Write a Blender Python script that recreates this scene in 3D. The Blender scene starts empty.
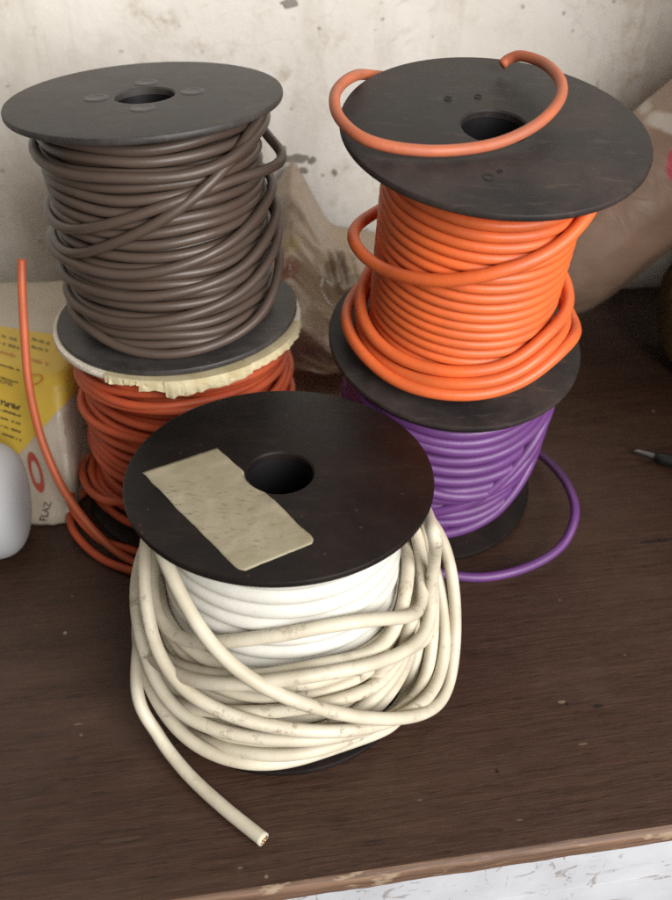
import bpy, bmesh, math, random
import numpy as np
from mathutils import Vector, Matrix, noise
from mathutils.bvhtree import BVHTree

random.seed(7)
rng = np.random.default_rng(11)
SC = bpy.context.scene
COL = SC.collection
PI = math.pi

# ------------------------------------------------------------------ camera
F_PX = 853.3
PITCH = math.radians(37.19)
CAM_H = 0.2655
cam_d = bpy.data.cameras.new('camera')
cam = bpy.data.objects.new('camera', cam_d)
COL.objects.link(cam)
cam.location = (0, 0, CAM_H)
cam.rotation_euler = (PI / 2 - PITCH, 0, 0)
cam_d.sensor_fit = 'VERTICAL'
cam_d.sensor_height = 36.0
cam_d.sensor_width = 36.0
cam_d.lens = 36.0 * F_PX / 900.0
cam_d.clip_start = 0.01
cam_d.clip_end = 50
cam_d.dof.use_dof = True
cam_d.dof.focus_distance = 0.285
cam_d.dof.aperture_fstop = 14.0
SC.camera = cam
FW = np.array([0, math.cos(PITCH), -math.sin(PITCH)])
UP = np.array([0, math.sin(PITCH), math.cos(PITCH)])
C0 = np.array([0, 0, CAM_H])


def ray(px, py):
    return FW * F_PX + np.array([1.0, 0, 0]) * (px - 336) - UP * (py - 450)


def on_z(px, py, z=0.0):            # where a sight line meets a level plane
    d = ray(px, py)
    return C0 + d * ((z - CAM_H) / d[2])


def on_y(px, py, y):                # where it meets an upright plane
    d = ray(px, py)
    return C0 + d * (y / d[1])


def on_yd(px, py, y, low=.0023):    # same, but never below the bench top
    p = on_y(px, py, y)
    return p if p[2] >= low else on_z(px, py, low)


# ------------------------------------------------------------------ helpers
def link(name, me, mat=None, parent=None, smooth=True):
    o = bpy.data.objects.new(name, me)
    COL.objects.link(o)
    if mat:
        me.materials.append(mat)
    if parent:
        o.parent = parent
    if smooth:
        me.polygons.foreach_set('use_smooth', [True] * len(me.polygons))
    me.update()
    return o


def mesh(name, verts, faces):
    me = bpy.data.meshes.new(name)
    me.from_pydata([tuple(map(float, v)) for v in verts], [], faces)
    me.update()
    return me


def recalc(me):
    bm = bmesh.new()
    bm.from_mesh(me)
    bmesh.ops.recalc_face_normals(bm, faces=bm.faces)
    bm.to_mesh(me)
    bm.free()


def tag(o, label=None, cat=None, group=None, kind=None):
    if label: o['label'] = label
    if cat: o['category'] = cat
    if group: o['group'] = group
    if kind: o['kind'] = kind
    return o


def lathe(profile, seg=96, closed=True):
    """profile: list of (r,z) ; revolve round z"""
    n = len(profile)
    V, Fc = [], []
    for i in range(seg):
        a = 2 * PI * i / seg
        for r, z in profile:
            V.append((r * math.cos(a), r * math.sin(a), z))
    m = n if closed else n - 1
    for i in range(seg):
        j = (i + 1) % seg
        for k in range(m):
            l = (k + 1) % n
            Fc.append((i * n + k, j * n + k, j * n + l, i * n + l))
    return V, Fc


def tube(P, rad, sides=14, taper_ends=True):
    """sweep a circle along points P (n,3)"""
    P = np.asarray(P, float)
    n = len(P)
    T = np.gradient(P, axis=0)
    T /= np.linalg.norm(T, axis=1)[:, None] + 1e-12
    N = np.zeros_like(P)
    a = np.array([0, 0, 1.0])
    if abs(T[0] @ a) > .9: a = np.array([1.0, 0, 0])
    v = a - T[0] * (a @ T[0]); N[0] = v / np.linalg.norm(v)
    for i in range(1, n):
        v = N[i - 1] - T[i] * (N[i - 1] @ T[i])
        N[i] = v / (np.linalg.norm(v) + 1e-12)
    B = np.cross(T, N)
    rad = np.full(n, rad) if np.isscalar(rad) else np.asarray(rad)
    ang = np.linspace(0, 2 * PI, sides, endpoint=False)
    V = P[:, None, :] + rad[:, None, None] * (np.cos(ang)[None, :, None] * N[:, None, :] + np.sin(ang)[None, :, None] * B[:, None, :])
    V = V.reshape(-1, 3)
    Fc = []
    for i in range(n - 1):
        for k in range(sides):
            l = (k + 1) % sides
            Fc.append((i * sides + k, i * sides + l, (i + 1) * sides + l, (i + 1) * sides + k))
    Fc.append(tuple(range(sides - 1, -1, -1)))
    Fc.append(tuple((n - 1) * sides + k for k in range(sides)))
    return V, Fc


def join(parts):
    V, Fc, off = [], [], 0
    for v, f in parts:
        V.append(np.asarray(v, float)); Fc += [tuple(i + off for i in q) for q in f]; off += len(v)
    return np.concatenate(V), Fc


def smooth1(x, s):
    if s <= 0: return x
    k = int(3 * s) + 1
    w = np.exp(-.5 * (np.arange(-k, k + 1) / s) ** 2); w /= w.sum()
    return np.convolve(np.pad(x, k, mode='edge'), w, mode='valid')


def catmull(P, step=0.0012):
    P = np.asarray(P, float)
    Q = np.vstack([2 * P[0] - P[1], P, 2 * P[-1] - P[-2]])
    out = []
    for i in range(1, len(Q) - 2):
        p0, p1, p2, p3 = Q[i - 1:i + 3]
        m = max(3, int(np.linalg.norm(p2 - p1) / step))
        t = np.linspace(0, 1, m, endpoint=False)[:, None]
        out.append(.5 * (2 * p1 + (p2 - p0) * t + (2 * p0 - 5 * p1 + 4 * p2 - p3) * t ** 2 + (3 * p1 - p0 - 3 * p2 + p3) * t ** 3))
    out.append(P[-1:])
    return np.vstack(out)


# ------------------------------------------------------------------ materials
class NT:
    def __init__(s, name):
        s.m = bpy.data.materials.new(name); s.m.use_nodes = True
        s.t = s.m.node_tree; s.t.nodes.clear()
        s.out = s.n('ShaderNodeOutputMaterial'); s.b = s.n('ShaderNodeBsdfPrincipled')
        s.l(s.b.outputs[0], s.out.inputs['Surface'])
        s.tc = s.n('ShaderNodeTexCoord')

    def n(s, k, **kw):
        x = s.t.nodes.new(k)
        for a, b in kw.items(): setattr(x, a, b)
        return x

    def l(s, a, b): s.t.links.new(a, b)

    def map(s, scale=(1, 1, 1), rot=(0, 0, 0), loc=(0, 0, 0), src=None):
        m = s.n('ShaderNodeMapping')
        m.inputs['Scale'].default_value = scale; m.inputs['Rotation'].default_value = rot; m.inputs['Location'].default_value = loc
        s.l(src or s.tc.outputs['Object'], m.inputs['Vector'])
        return m.outputs[0]

    def noise(s, vec, scale, detail=4, rough=.55, dist=0):
        x = s.n('ShaderNodeTexNoise'); s.l(vec, x.inputs['Vector'])
        x.inputs['Scale'].default_value = scale; x.inputs['Detail'].default_value = detail
        x.inputs['Roughness'].default_value = rough; x.inputs['Distortion'].default_value = dist
        return x.outputs['Fac']

    def ramp(s, fac, stops, interp='LINEAR'):
        r = s.n('ShaderNodeValToRGB'); r.color_ramp.interpolation = interp
        e = r.color_ramp.elements
        while len(e) < len(stops): e.new(.5)
        for q, (p, c) in zip(e, stops):
            q.position = p
            q.color = (c, c, c, 1) if not hasattr(c, '__len__') else (*c, 1)
        s.l(fac, r.inputs['Fac'])
        return r.outputs['Color']

    def mix(s, fac, a, b, mode='MIX'):
        x = s.n('ShaderNodeMix', data_type='RGBA', blend_type=mode)
        for sock, v in ((x.inputs['Factor'], fac), (x.inputs['A'], a), (x.inputs['B'], b)):
            if hasattr(v, 'is_linked') or hasattr(v, 'links'): s.l(v, sock)
            elif hasattr(v, '__len__'): sock.default_value = (*v, 1)
            else: sock.default_value = v
        # colour sockets of the mix node sit after the float ones
        return x.outputs['Result']

    def math(s, op, a, b=0.0, clamp=False):
        x = s.n('ShaderNodeMath', operation=op, use_clamp=clamp)
        for sock, v in zip(x.inputs, (a, b)):
            if hasattr(v, 'links'): s.l(v, sock)
            else: sock.default_value = v
        return x.outputs[0]

    def bump(s, h, strength, dist):
        x = s.n('ShaderNodeBump'); x.inputs['Strength'].default_value = strength; x.inputs['Distance'].default_value = dist
        s.l(h, x.inputs['Height']); s.l(x.outputs[0], s.b.inputs['Normal'])
        return x

    def set(s, **kw):
        for k, v in kw.items():
            sock = s.b.inputs[k.replace('_', ' ')]
            if hasattr(v, 'links'): s.l(v, sock)
            elif hasattr(v, '__len__') and len(v) == 3: sock.default_value = (*v, 1)
            else: sock.default_value = v
        return s.m


def mixfix():
    """ShaderNodeMix has several sockets called A/B; use the colour ones"""
    def mix(s, fac, a, b, mode='MIX'):
        x = s.n('ShaderNodeMix', data_type='RGBA', blend_type=mode)
        fi = x.inputs[0]; ai = x.inputs[6]; bi = x.inputs[7]
        for sock, v in ((fi, fac), (ai, a), (bi, b)):
            if hasattr(v, 'links'): s.l(v, sock)
            elif hasattr(v, '__len__'): sock.default_value = (*v, 1)
            else: sock.default_value = v
        return x.outputs[2]
    NT.mix = mix


mixfix()


def mat_wire(name, col, dirt=(.05, .035, .025), dirt_amt=.25, rough=.42, seed=0, spot=0.35, fs=650):
    t = NT(name)
    v = t.map(loc=(seed, seed * .7, 0))
    big = t.noise(v, 55, 4)
    sml = t.noise(v, fs, 6, .72)
    var = t.mix(t.ramp(big, [(.35, 0), (.7, 1)]), col, tuple(c * .86 for c in col))
    grime = t.math('MULTIPLY', t.ramp(sml, [(.53, 0), (.68, 1)]), t.ramp(t.noise(v, 48, 3), [(.50, 0), (.62, 1)]))
    grime = t.math('MULTIPLY', grime, spot, True)
    film = t.math('MULTIPLY', t.ramp(t.noise(v, 60, 3, .5), [(.42, 0), (.75, 1)]), dirt_amt, True)
    c = t.mix(film, var, dirt); c = t.mix(grime, c, tuple(d * .6 for d in dirt))
    t.bump(t.noise(v, 420, 4, .6), .25, .0004)
    r = t.ramp(big, [(.3, rough - .06), (.75, rough + .12)])
    return t.set(Base_Color=c, Roughness=r, Specular_IOR_Level=.45)


def mat_flange(name, base, dust, dust_amt, rough=.5, seed=0.0, spec=.4):
    t = NT(name)
    v = t.map(loc=(seed, -seed, seed * .3))
    fine = t.noise(v, 1500, 3, .7)
    big = t.noise(v, 34, 5, .6, .4)
    med = t.noise(v, 160, 4, .65)
    f = t.math('MULTIPLY', t.ramp(big, [(.38, 0), (.72, 1)]), t.ramp(med, [(.3, .4), (.75, 1)]))
    f = t.math('MULTIPLY', f, dust_amt, True)
    c = t.mix(f, base, dust)
    c = t.mix(t.math('MULTIPLY', t.ramp(fine, [(.45, 0), (.68, 1)]), .5), c, tuple(x * 2.3 for x in base))
    smear = t.noise(t.map(scale=(1, 4, 1), rot=(0, 0, -.5), loc=(seed * 2, 1, 0)), 60, 5, .7, .8)
    c = t.mix(t.math('MULTIPLY', t.ramp(smear, [(.56, 0), (.72, 1)]), dust_amt * .6), c, dust)
    # hair scratches
    sc = t.noise(t.map(scale=(1, 18, 1), rot=(0, 0, .6), loc=(seed, 0, 0)), 130, 3, .6, .6)
    c = t.mix(t.math('MULTIPLY', t.ramp(sc, [(.69, 0), (.73, 1)]), .22), c, tuple(x * .8 + .04 for x in dust))
    spk = t.n('ShaderNodeTexVoronoi'); spk.inputs['Scale'].default_value = 150; t.l(v, spk.inputs['Vector'])
    c = t.mix(t.math('MULTIPLY', t.ramp(spk.outputs['Distance'], [(.05, 1), (.09, 0)]), .45), c, dust)
    t.bump(t.math('ADD', t.math('MULTIPLY', fine, .5), med), .22, .0003)
    return t.set(Base_Color=c, Roughness=t.ramp(big, [(.3, rough - .05), (.8, rough + .15)]), Specular_IOR_Level=spec)


def mat_plain(name, col, rough=.5, var=.2, scale=60, bump=.0003, **kw):
    t = NT(name)
    v = t.map()
    c = t.mix(t.ramp(t.noise(v, scale, 5, .6), [(.3, 0), (.75, 1)]), col, tuple(x * (1 - var) for x in col))
    t.bump(t.noise(v, scale * 5, 4, .6), .3, bump)
    return t.set(Base_Color=c, Roughness=rough, **kw)


M = {}
M['brown'] = mat_wire('brown_insulation', (.088, .060, .046), (.10, .08, .065), .28, .40, 1)
M['orange'] = mat_wire('orange_insulation', (.76, .145, .036), (.36, .085, .035), .38, .42, 2, .25)
M['orange_dusty'] = mat_wire('dusty_orange_insulation', (.50, .135, .060), (.22, .10, .07), .5, .55, 8, .3)
M['purple'] = mat_wire('purple_insulation', (.135, .042, .185), (.08, .04, .08), .25, .42, 3, .2)
M['red'] = mat_wire('red_insulation', (.60, .105, .038), (.18, .06, .03), .30, .5, 4)
M['red_tail'] = mat_wire('orange_red_insulation', (.58, .125, .045), (.16, .07, .04), .25, .48, 9, .2)
M['white'] = mat_wire('white_insulation', (.68, .66, .60), (.42, .45, .36), .10, .42, 5, .08)
M['cream'] = mat_wire('soiled_cream_insulation', (.64, .585, .46), (.30, .22, .13), .42, .5, 6, .9, 280)
M['copper'] = mat_plain('copper_strands', (.55, .30, .16), .35, .4, 900, .0002, Metallic=.9)
M['flange_grey'] = mat_flange('dusty_grey_plastic', (.024, .0215, .021), (.12, .10, .085), .75, .5, 1.3)
M['flange_mid'] = mat_flange('worn_charcoal_plastic', (.013, .011, .011), (.10, .068, .055), .62, .52, 4.1, .3)
M['flange_black'] = mat_flange('scuffed_black_plastic', (.0045, .0038, .004), (.085, .048, .033), .24, .42, 2.2, .22)
M['flange_cream'] = mat_flange('cream_plastic', (.55, .50, .41), (.32, .26, .18), .5, .5, 3.1)
M['tab'] = mat_flange('rubbed_grey_plastic', (.042, .039, .038), (.15, .13, .115), .6, .42, 5.5)
M['core'] = mat_plain('black_core_plastic', (.008, .007, .008), .5)
M['core_pale'] = mat_plain('pale_core_plastic', (.5, .46, .4), .5)


def mat_paper():
    t = NT('aged_paper')
    v = t.map()
    big = t.noise(v, 70, 5, .6)
    c = t.mix(t.ramp(big, [(.3, 0), (.7, 1)]), (.385, .345, .245), (.28, .245, .16))
    smud = t.ramp(t.noise(t.map(scale=(1, 2.6, 1), rot=(0, 0, .75)), 300, 5, .72), [(.54, 0), (.66, 1)])
    reg = t.ramp(t.noise(v, 60, 2), [(.45, 0), (.6, 1)])
    c = t.mix(t.math('MULTIPLY', t.math('MULTIPLY', smud, reg), .65), c, (.10, .085, .06))
    t.bump(t.noise(v, 120, 4, .5), .4, .0006)
    return t.set(Base_Color=c, Roughness=.6, Specular_IOR_Level=.3)


M['paper'] = mat_paper()


def blobs(t, c, spots, src=None):
    """round patches of colour: (centre, radii, colour, amount) in object space"""
    for cen, rad, col, amt in spots:
        m = t.n('ShaderNodeMapping', vector_type='POINT')
        m.inputs['Scale'].default_value = tuple(1 / r for r in rad)
        m.inputs['Location'].default_value = tuple(-a / r for a, r in zip(cen, rad))
        t.l(t.tc.outputs['Object'], m.inputs['Vector'])
        L = t.n('ShaderNodeVectorMath', operation='LENGTH'); t.l(m.outputs[0], L.inputs[0])
        d = t.math('ADD', L.outputs['Value'], t.math('MULTIPLY', t.noise(t.map(), 90, 4, .6), .5))
        c = t.mix(t.math('MULTIPLY', t.ramp(d, [(.85, 1), (1.25, 0)]), amt), c, col)
    return c


ROT = math.radians(8.5)
PALE = (.20, .135, .09); DARK = (.005, .003, .003)
NICKS = [(562, 702, .0022, .0010, PALE, .8), (567, 704, .0012, .0012, DARK, .9), (598, 706, .0030, .0013, DARK, .8), (497, 771, .0010, .0012, DARK, .9),
         (583, 744, .0026, .0006, PALE, .6), (78, 724, .0024, .0005, PALE, .6), (81, 735, .0008, .0008, PALE, .7), (72, 596, .0008, .0007, PALE, .6),
         (655, 541, .012, .0018, DARK, .8), (450, 860, .03, .0016, (.10, .06, .035), .5), (560, 600, .0010, .0007, PALE, .5), (420, 800, .0012, .0004, PALE, .5),
         (120, 840, .010, .0010, (.09, .055, .035), .4), (240, 868, .0013, .0007, PALE, .5), (520, 820, .0016, .0005, PALE, .4), (625, 655, .0006, .0006, PALE, .6)]


def mat_wood():
    t = NT('dark_stained_wood')
    v = t.map()
    warp = t.noise(v, 9, 2)
    g1 = t.noise(t.map(scale=(5.0, 90, 90)), 6, 6, .7, .5)
    g2 = t.noise(t.map(scale=(16, 420, 420)), 4, 4, .75, .3)
    g3 = t.noise(t.map(scale=(1, 6, 6)), 7, 4, .6, .8)
    pore = t.noise(t.map(scale=(40, 700, 700)), 2.5, 2, .6)
    c = t.mix(t.ramp(g1, [(.32, 0), (.7, 1)]), (.026, .0122, .0078), (.060, .0265, .0150))
    c = t.mix(t.math('MULTIPLY', t.ramp(g2, [(.5, 0), (.72, 1)]), .55), c, (.100, .058, .039))
    c = t.mix(t.math('MULTIPLY', t.ramp(pore, [(.30, 1), (.40, 0)]), .85), c, (.005, .003, .003))
    c = t.mix(t.math('MULTIPLY', t.ramp(g3, [(.45, 0), (.75, 1)]), .5), c, (.085, .045, .029))
    for (x, y, rx, ry, col, am) in NICKS:
        p = on_z(x, y) - np.array([.0199, .1322, 0])
        q = (p[0] * math.cos(ROT) + p[1] * math.sin(ROT), -p[0] * math.sin(ROT) + p[1] * math.cos(ROT), 0)
        c = blobs(t, c, [(q, (rx, ry, .01), col, am)])
    # dust and pale specks
    spk = t.n('ShaderNodeTexVoronoi'); spk.inputs['Scale'].default_value = 95; t.l(v, spk.inputs['Vector'])
    rare = t.ramp(t.noise(v, 60, 2), [(.62, 0), (.66, 1)])
    c = t.mix(t.math('MULTIPLY', t.math('MULTIPLY', t.ramp(spk.outputs['Distance'], [(.06, 1), (.10, 0)]), rare), .8), c, (.30, .24, .19))
    c = t.mix(t.math('MULTIPLY', t.ramp(t.noise(v, 26, 6, .7), [(.5, 0), (.8, 1)]), .14), c, (.15, .105, .08))
    t.bump(t.math('ADD', g2, t.math('MULTIPLY', g1, .8)), .45, .0005)
    return t.set(Base_Color=c, Roughness=t.ramp(g1, [(.3, .36), (.8, .55)]), Specular_IOR_Level=.42)


M['wood'] = mat_wood()
t = NT('raw_wood_edge')
g = t.noise(t.map(scale=(4, 120, 120)), 6, 5, .7, .3)
c = t.mix(t.ramp(g, [(.3, 0), (.7, 1)]), (.055, .028, .018), (.22, .125, .075))
c = t.mix(t.ramp(t.noise(t.map(scale=(1, 3, 3)), 60, 4, .6), [(.58, 0), (.64, 1)]), c, (.29, .21, .14))
t.bump(g, .5, .0006)
M['edge'] = t.set(Base_Color=c, Roughness=.6)


def mat_scuffed():
    t = NT('scuffed_white_paint')
    v = t.map()
    c = t.mix(t.ramp(t.noise(v, 30, 5, .6), [(.35, 0), (.7, 1)]), (.55, .56, .595), (.43, .44, .47))
    s1 = t.math('MULTIPLY', t.ramp(t.noise(t.map(scale=(1, 1, 2.2), rot=(0, .5, 0)), 75, 5, .65, 1.3), [(.60, 0), (.635, 1)]), t.ramp(t.noise(v, 32, 2), [(.42, 0), (.55, 1)]))
    s2 = t.math('MULTIPLY', t.ramp(t.noise(t.map(scale=(3.0, 1, 1), rot=(0, .7, 0), loc=(3, 1, 2)), 60, 5, .65, 1.6), [(.61, 0), (.64, 1)]), t.ramp(t.noise(v, 27, 2), [(.47, 0), (.6, 1)]))
    k = t.math('ADD', s1, s2, True)
    c = t.mix(t.math('MULTIPLY', k, .7), c, (.22, .18, .15))
    t.bump(k, -.4, .0005)
    return t.set(Base_Color=c, Roughness=.5)


M['panel'] = mat_scuffed()


def mat_wall():
    t = NT('stained_painted_plaster')
    v = t.map()
    big = t.noise(v, 7, 5, .6, .3)
    c = t.mix(t.ramp(big, [(.38, 0), (.7, 1)]), (.86, .832, .77), (.75, .705, .615))
    # runs of damp
    run = t.noise(t.map(scale=(5, 5, .9)), 9, 5, .65, .4)
    c = t.mix(t.math('MULTIPLY', t.ramp(run, [(.52, 0), (.75, 1)]), .35), c, (.42, .36, .28))
    # ochre blotches
    och = t.math('MULTIPLY', t.ramp(t.noise(v, 16, 6, .75, .5), [(.52, 0), (.66, 1)]), t.ramp(t.noise(v, 110, 5, .75), [(.42, 0), (.6, 1)]))
    c = t.mix(t.math('MULTIPLY', och, .7), c, (.40, .31, .17))
    c = t.mix(t.math('MULTIPLY', t.ramp(t.noise(v, 45, 6, .75), [(.5, 0), (.75, 1)]), .35), c, (.52, .47, .39))
    # hairline cracks
    cr = t.n('ShaderNodeTexVoronoi', feature='DISTANCE_TO_EDGE'); cr.inputs['Scale'].default_value = 13
    w = t.n('ShaderNodeVectorMath', operation='ADD'); t.l(v, w.inputs[0])
    nv = t.n('ShaderNodeTexNoise'); nv.inputs['Scale'].default_value = 20; nv.inputs['Detail'].default_value = 5; t.l(v, nv.inputs['Vector'])
    sc = t.n('ShaderNodeVectorMath', operation='SCALE'); sc.inputs['Scale'].default_value = .09; t.l(nv.outputs['Color'], sc.inputs[0]); t.l(sc.outputs[0], w.inputs[1])
    t.l(w.outputs[0], cr.inputs['Vector'])
    crk = t.math('MULTIPLY', t.ramp(cr.outputs['Distance'], [(.004, 1), (.012, 0)]), t.ramp(t.noise(v, 9, 2), [(.48, 0), (.6, 1)]))
    c = t.mix(t.math('MULTIPLY', crk, .14), c, (.40, .35, .28))
    # chips of missing paint
    chip = t.math('MULTIPLY', t.ramp(t.noise(v, 120, 5, .6), [(.66, 0), (.69, 1)]), t.ramp(t.noise(v, 22, 3), [(.5, 0), (.6, 1)]))
    c = t.mix(t.math('MULTIPLY', chip, .6), c, (.24, .21, .17))
    fly = t.n('ShaderNodeTexVoronoi'); fly.inputs['Scale'].default_value = 55; t.l(v, fly.inputs['Vector'])
    c = t.mix(t.math('MULTIPLY', t.ramp(fly.outputs['Distance'], [(.045, 1), (.075, 0)]), .6), c, (.2, .16, .12))
    t.bump(t.math('SUBTRACT', t.noise(v, 50, 6, .65), t.math('MULTIPLY', chip, .7)), .5, .002)
    return t.set(Base_Color=c, Roughness=.75, Specular_IOR_Level=.25)


M['wall'] = mat_wall()
M['chip'] = mat_plain('bare_grey_plaster', (.33, .305, .26), .85, .4, 150, .001)


def mat_bag(name, col, col2, spots=(), rough=.3, coat=.35, crease=0.0):
    t = NT(name)
    v = t.map()
    c = t.mix(t.ramp(t.noise(v, 22, 4, .55), [(.35, 0), (.7, 1)]), col, col2)
    c = blobs(t, c, spots)
    cr = t.n('ShaderNodeTexVoronoi', feature='DISTANCE_TO_EDGE'); cr.inputs['Scale'].default_value = 70
    t.l(t.map(rot=(.4, .3, .5)), cr.inputs['Vector'])
    t.bump(t.math('ADD', t.noise(v, 60, 5, .65, .9), t.math('MULTIPLY', t.math('MINIMUM', cr.outputs['Distance'], .12), crease)), .4, .002)
    return t.set(Base_Color=c, Roughness=rough, Coat_Weight=coat, Coat_Roughness=.15)


# ------------------------------------------------------------------ spool frame
class Spool:
    def __init__(s, base, ax, h, label, t=.0026):
        ax = np.array(ax, float); ax /= np.linalg.norm(ax)
        ex = np.array([1.0, 0, 0]); ex -= ax * (ex @ ax); ex /= np.linalg.norm(ex)
        ey = np.cross(ax, ex)
        s.R = np.stack([ex, ey, ax], 1); s.o = np.array(base, float); s.h = h; s.t = t
        e = bpy.data.objects.new('wire_spool', None); COL.objects.link(e)
        e.empty_display_size = .02
        Mx = Matrix.Identity(4)
        for i in range(3):
            for j in range(3): Mx[i][j] = s.R[i, j]
            Mx[i][3] = s.o[i]
        e.matrix_world = Mx
        s.e = e
        tag(e, label, 'cable spool', 'spools of electrical wire')

    def loc(s, P): return (np.asarray(P) - s.o) @ s.R

    def wor(s, P): return np.asarray(P) @ s.R.T + s.o

    def cyl(s, px, py, r):
        """angle (rad, 0 = front, + to the right), height where the sight line first meets radius r"""
        o = s.loc(C0); d = ray(px, py) @ s.R; d = d / np.linalg.norm(d)
        a = d[0] ** 2 + d[1] ** 2; b = o[0] * d[0] + o[1] * d[1]; c = o[0] ** 2 + o[1] ** 2 - r * r
        disc = b * b - a * c
        k = (-b - math.sqrt(max(disc, 0))) / a
        p = o + d * k
        return math.atan2(p[0], -p[1]), p[2]

    def plane(s, px, py, z):
        o = s.loc(C0); d = ray(px, py) @ s.R
        return o + d * ((z - o[2]) / d[2])


def flange_mesh(R, t, hole, seg=128):
    b = .0007
    prof = [(hole, t - .0006), (hole + .0006, t), (R - b * 1.2, t), (R - b * .35, t - b * .3), (R, t - b), (R, b), (R - b * .35, b * .3), (R - b, 0), (hole, 0)]
    V, Fc = lathe(prof, seg)
    me = mesh('flange', V, Fc); recalc(me)
    return me


def add_flanges(S, mat, R=.05, hole=.0108, core_r=.022, core_mat=None):
    lo = link('flange', flange_mesh(R, S.t, hole), mat, S.e)
    hi = link('flange', flange_mesh(R, S.t, hole), mat, S.e); hi.location = (0, 0, S.h - S.t)
    for o in (lo, hi):
        md = o.modifiers.new('edge', 'EDGE_SPLIT'); md.split_angle = math.radians(40)
    V, Fc = lathe([(hole + .0004, S.t * .6), (core_r, S.t * .6), (core_r, S.h - S.t * .6), (hole + .0004, S.h - S.t * .6)], 64)
    me = mesh('core', V, Fc); recalc(me)
    c = link('core', me, core_mat or M['core'], S.e)
    md = c.modifiers.new('edge', 'EDGE_SPLIT'); md.split_angle = math.radians(40)
    return lo, hi


class Winder:
    """lays strands one after another round a core: each rests on what is already wound"""
    NT_, = (240,)

    def __init__(s, S, r0, w, cap=1.0, squeeze=.35):
        s.S = S; s.w = w; s.dz = .0003; s.cap = cap; s.sq = squeeze
        s.nz = int(S.h / s.dz) + 2
        s.H = np.full((s.NT_, s.nz), r0)
        s.zc = np.arange(s.nz) * s.dz

    def lay(s, th, z, extra=None, sm=3.5, fixed=None, rise=5):
        S = s.S; w = s.w
        z = np.clip(z, S.t + w * 1.02, S.h - S.t - w * 1.02)
        n = len(th); r = np.zeros(n)
        ib = np.round(th / (2 * PI) * s.NT_).astype(int) % s.NT_
        step = s.NT_
        for a in range(0, n, step):
            b = min(n, a + step)
            idx = ib[a:b]
            dzm = s.zc[None, :] - z[a:b, None]
            m = np.abs(dzm) < w * .98
            need = np.where(m, s.H[idx] + np.sqrt(np.maximum(w * w - dzm ** 2, 0)), 0).max(1)
            need = np.where(need > s.cap, s.cap + (need - s.cap) * s.sq, need)
            if rise:
                pad = np.pad(need, rise, mode='edge')
                need = np.max(np.stack([pad[k:k + b - a] for k in range(2 * rise + 1)]), 0)
            r[a:b] = need
            rr = smooth1(r[max(0, a - 30):b], sm)[-(b - a):]
            r[a:b] = rr
            e = extra[a:b] if extra is not None else 0
            surf = np.where(m, (rr + e)[:, None] + np.sqrt(np.maximum(w * w - dzm ** 2, 0)), 0)
            np.maximum.at(s.H, idx, surf)
        r = smooth1(r, sm)
        if extra is not None: r = r + extra
        return np.stack([r * np.sin(th), -r * np.cos(th), z], 1)

    def helix(s, r, z0, z1, turns, wob=.0, rwob=.0, th0=0.0, seed=0.0, k=60):
        """an even layer: one strand wound side by side at radius r"""
        n = int(turns * s.NT_)
        th = th0 + np.arange(n) / s.NT_ * 2 * PI
        z = np.linspace(z0, z1, n)
        rr = np.full(n, r)
        for i in range(n):
            q = Vector((math.cos(th[i]) * 1.3 + seed, math.sin(th[i]) * 1.3, z[i] * k))
            rr[i] += rwob * noise.noise(q + Vector((9, 4, 0)))
            z[i] += wob * noise.noise(q)
        z = np.clip(z, s.S.t + s.w * 1.02, s.S.h - s.S.t - s.w * 1.02)
        ib = np.round(th / (2 * PI) * s.NT_).astype(int) % s.NT_
        for a in range(0, n, s.NT_):
            b = min(n, a + s.NT_)
            dzm = s.zc[None, :] - z[a:b, None]
            m = np.abs(dzm) < s.w * .98
            surf = np.where(m, rr[a:b, None] + np.sqrt(np.maximum(s.w ** 2 - dzm ** 2, 0)), 0)
            np.maximum.at(s.H, ib[a:b], surf)
        return np.stack([rr * np.sin(th), -rr * np.cos(th), z], 1)

    def strand(s, pts, extra=(), rp=.045, sm=8.0, jitter=0.0):
        """pts: ('p',x,y[,r]) seen points, or (deg, height); extra: (deg, width_deg, amount)"""
        T, Z = [], []
        for p in pts:
            if p[0] == 'p':
                a, z = s.S.cyl(p[1], p[2], p[3] if len(p) > 3 else rp)
            else:
                a, z = math.radians(p[0]), p[1]
            T.append(a); Z.append(z)
        T = np.array(T); Z = np.array(Z)
        if T[-1] < T[0]: T, Z = T[::-1], Z[::-1]
        keep = [0]
        for i in range(1, len(T)):
            if T[i] > T[keep[-1]] + .01: keep.append(i)
        T, Z = T[keep], Z[keep]
        n = max(8, int((T[-1] - T[0]) / (2 * PI) * s.NT_))
        th = np.linspace(T[0], T[-1], n)
        z = smooth1(np.interp(th, T, Z), 7)
        if jitter: z = z + jitter * smooth1(rng.normal(size=n), 18) * 7
        ex = np.zeros(n)
        for d, wd, am in extra:
            ex += am * np.exp(-.5 * ((np.degrees(th) - d) / wd) ** 2)
        return s.lay(th, z, ex, sm, rise=8)


def coil_obj(name, tubes, w, mat, S, sides=14):
    V, Fc = join([tube(P, w, sides) for P in tubes])
    return link(name, mesh(name, V, Fc), mat, S.e)


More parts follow.
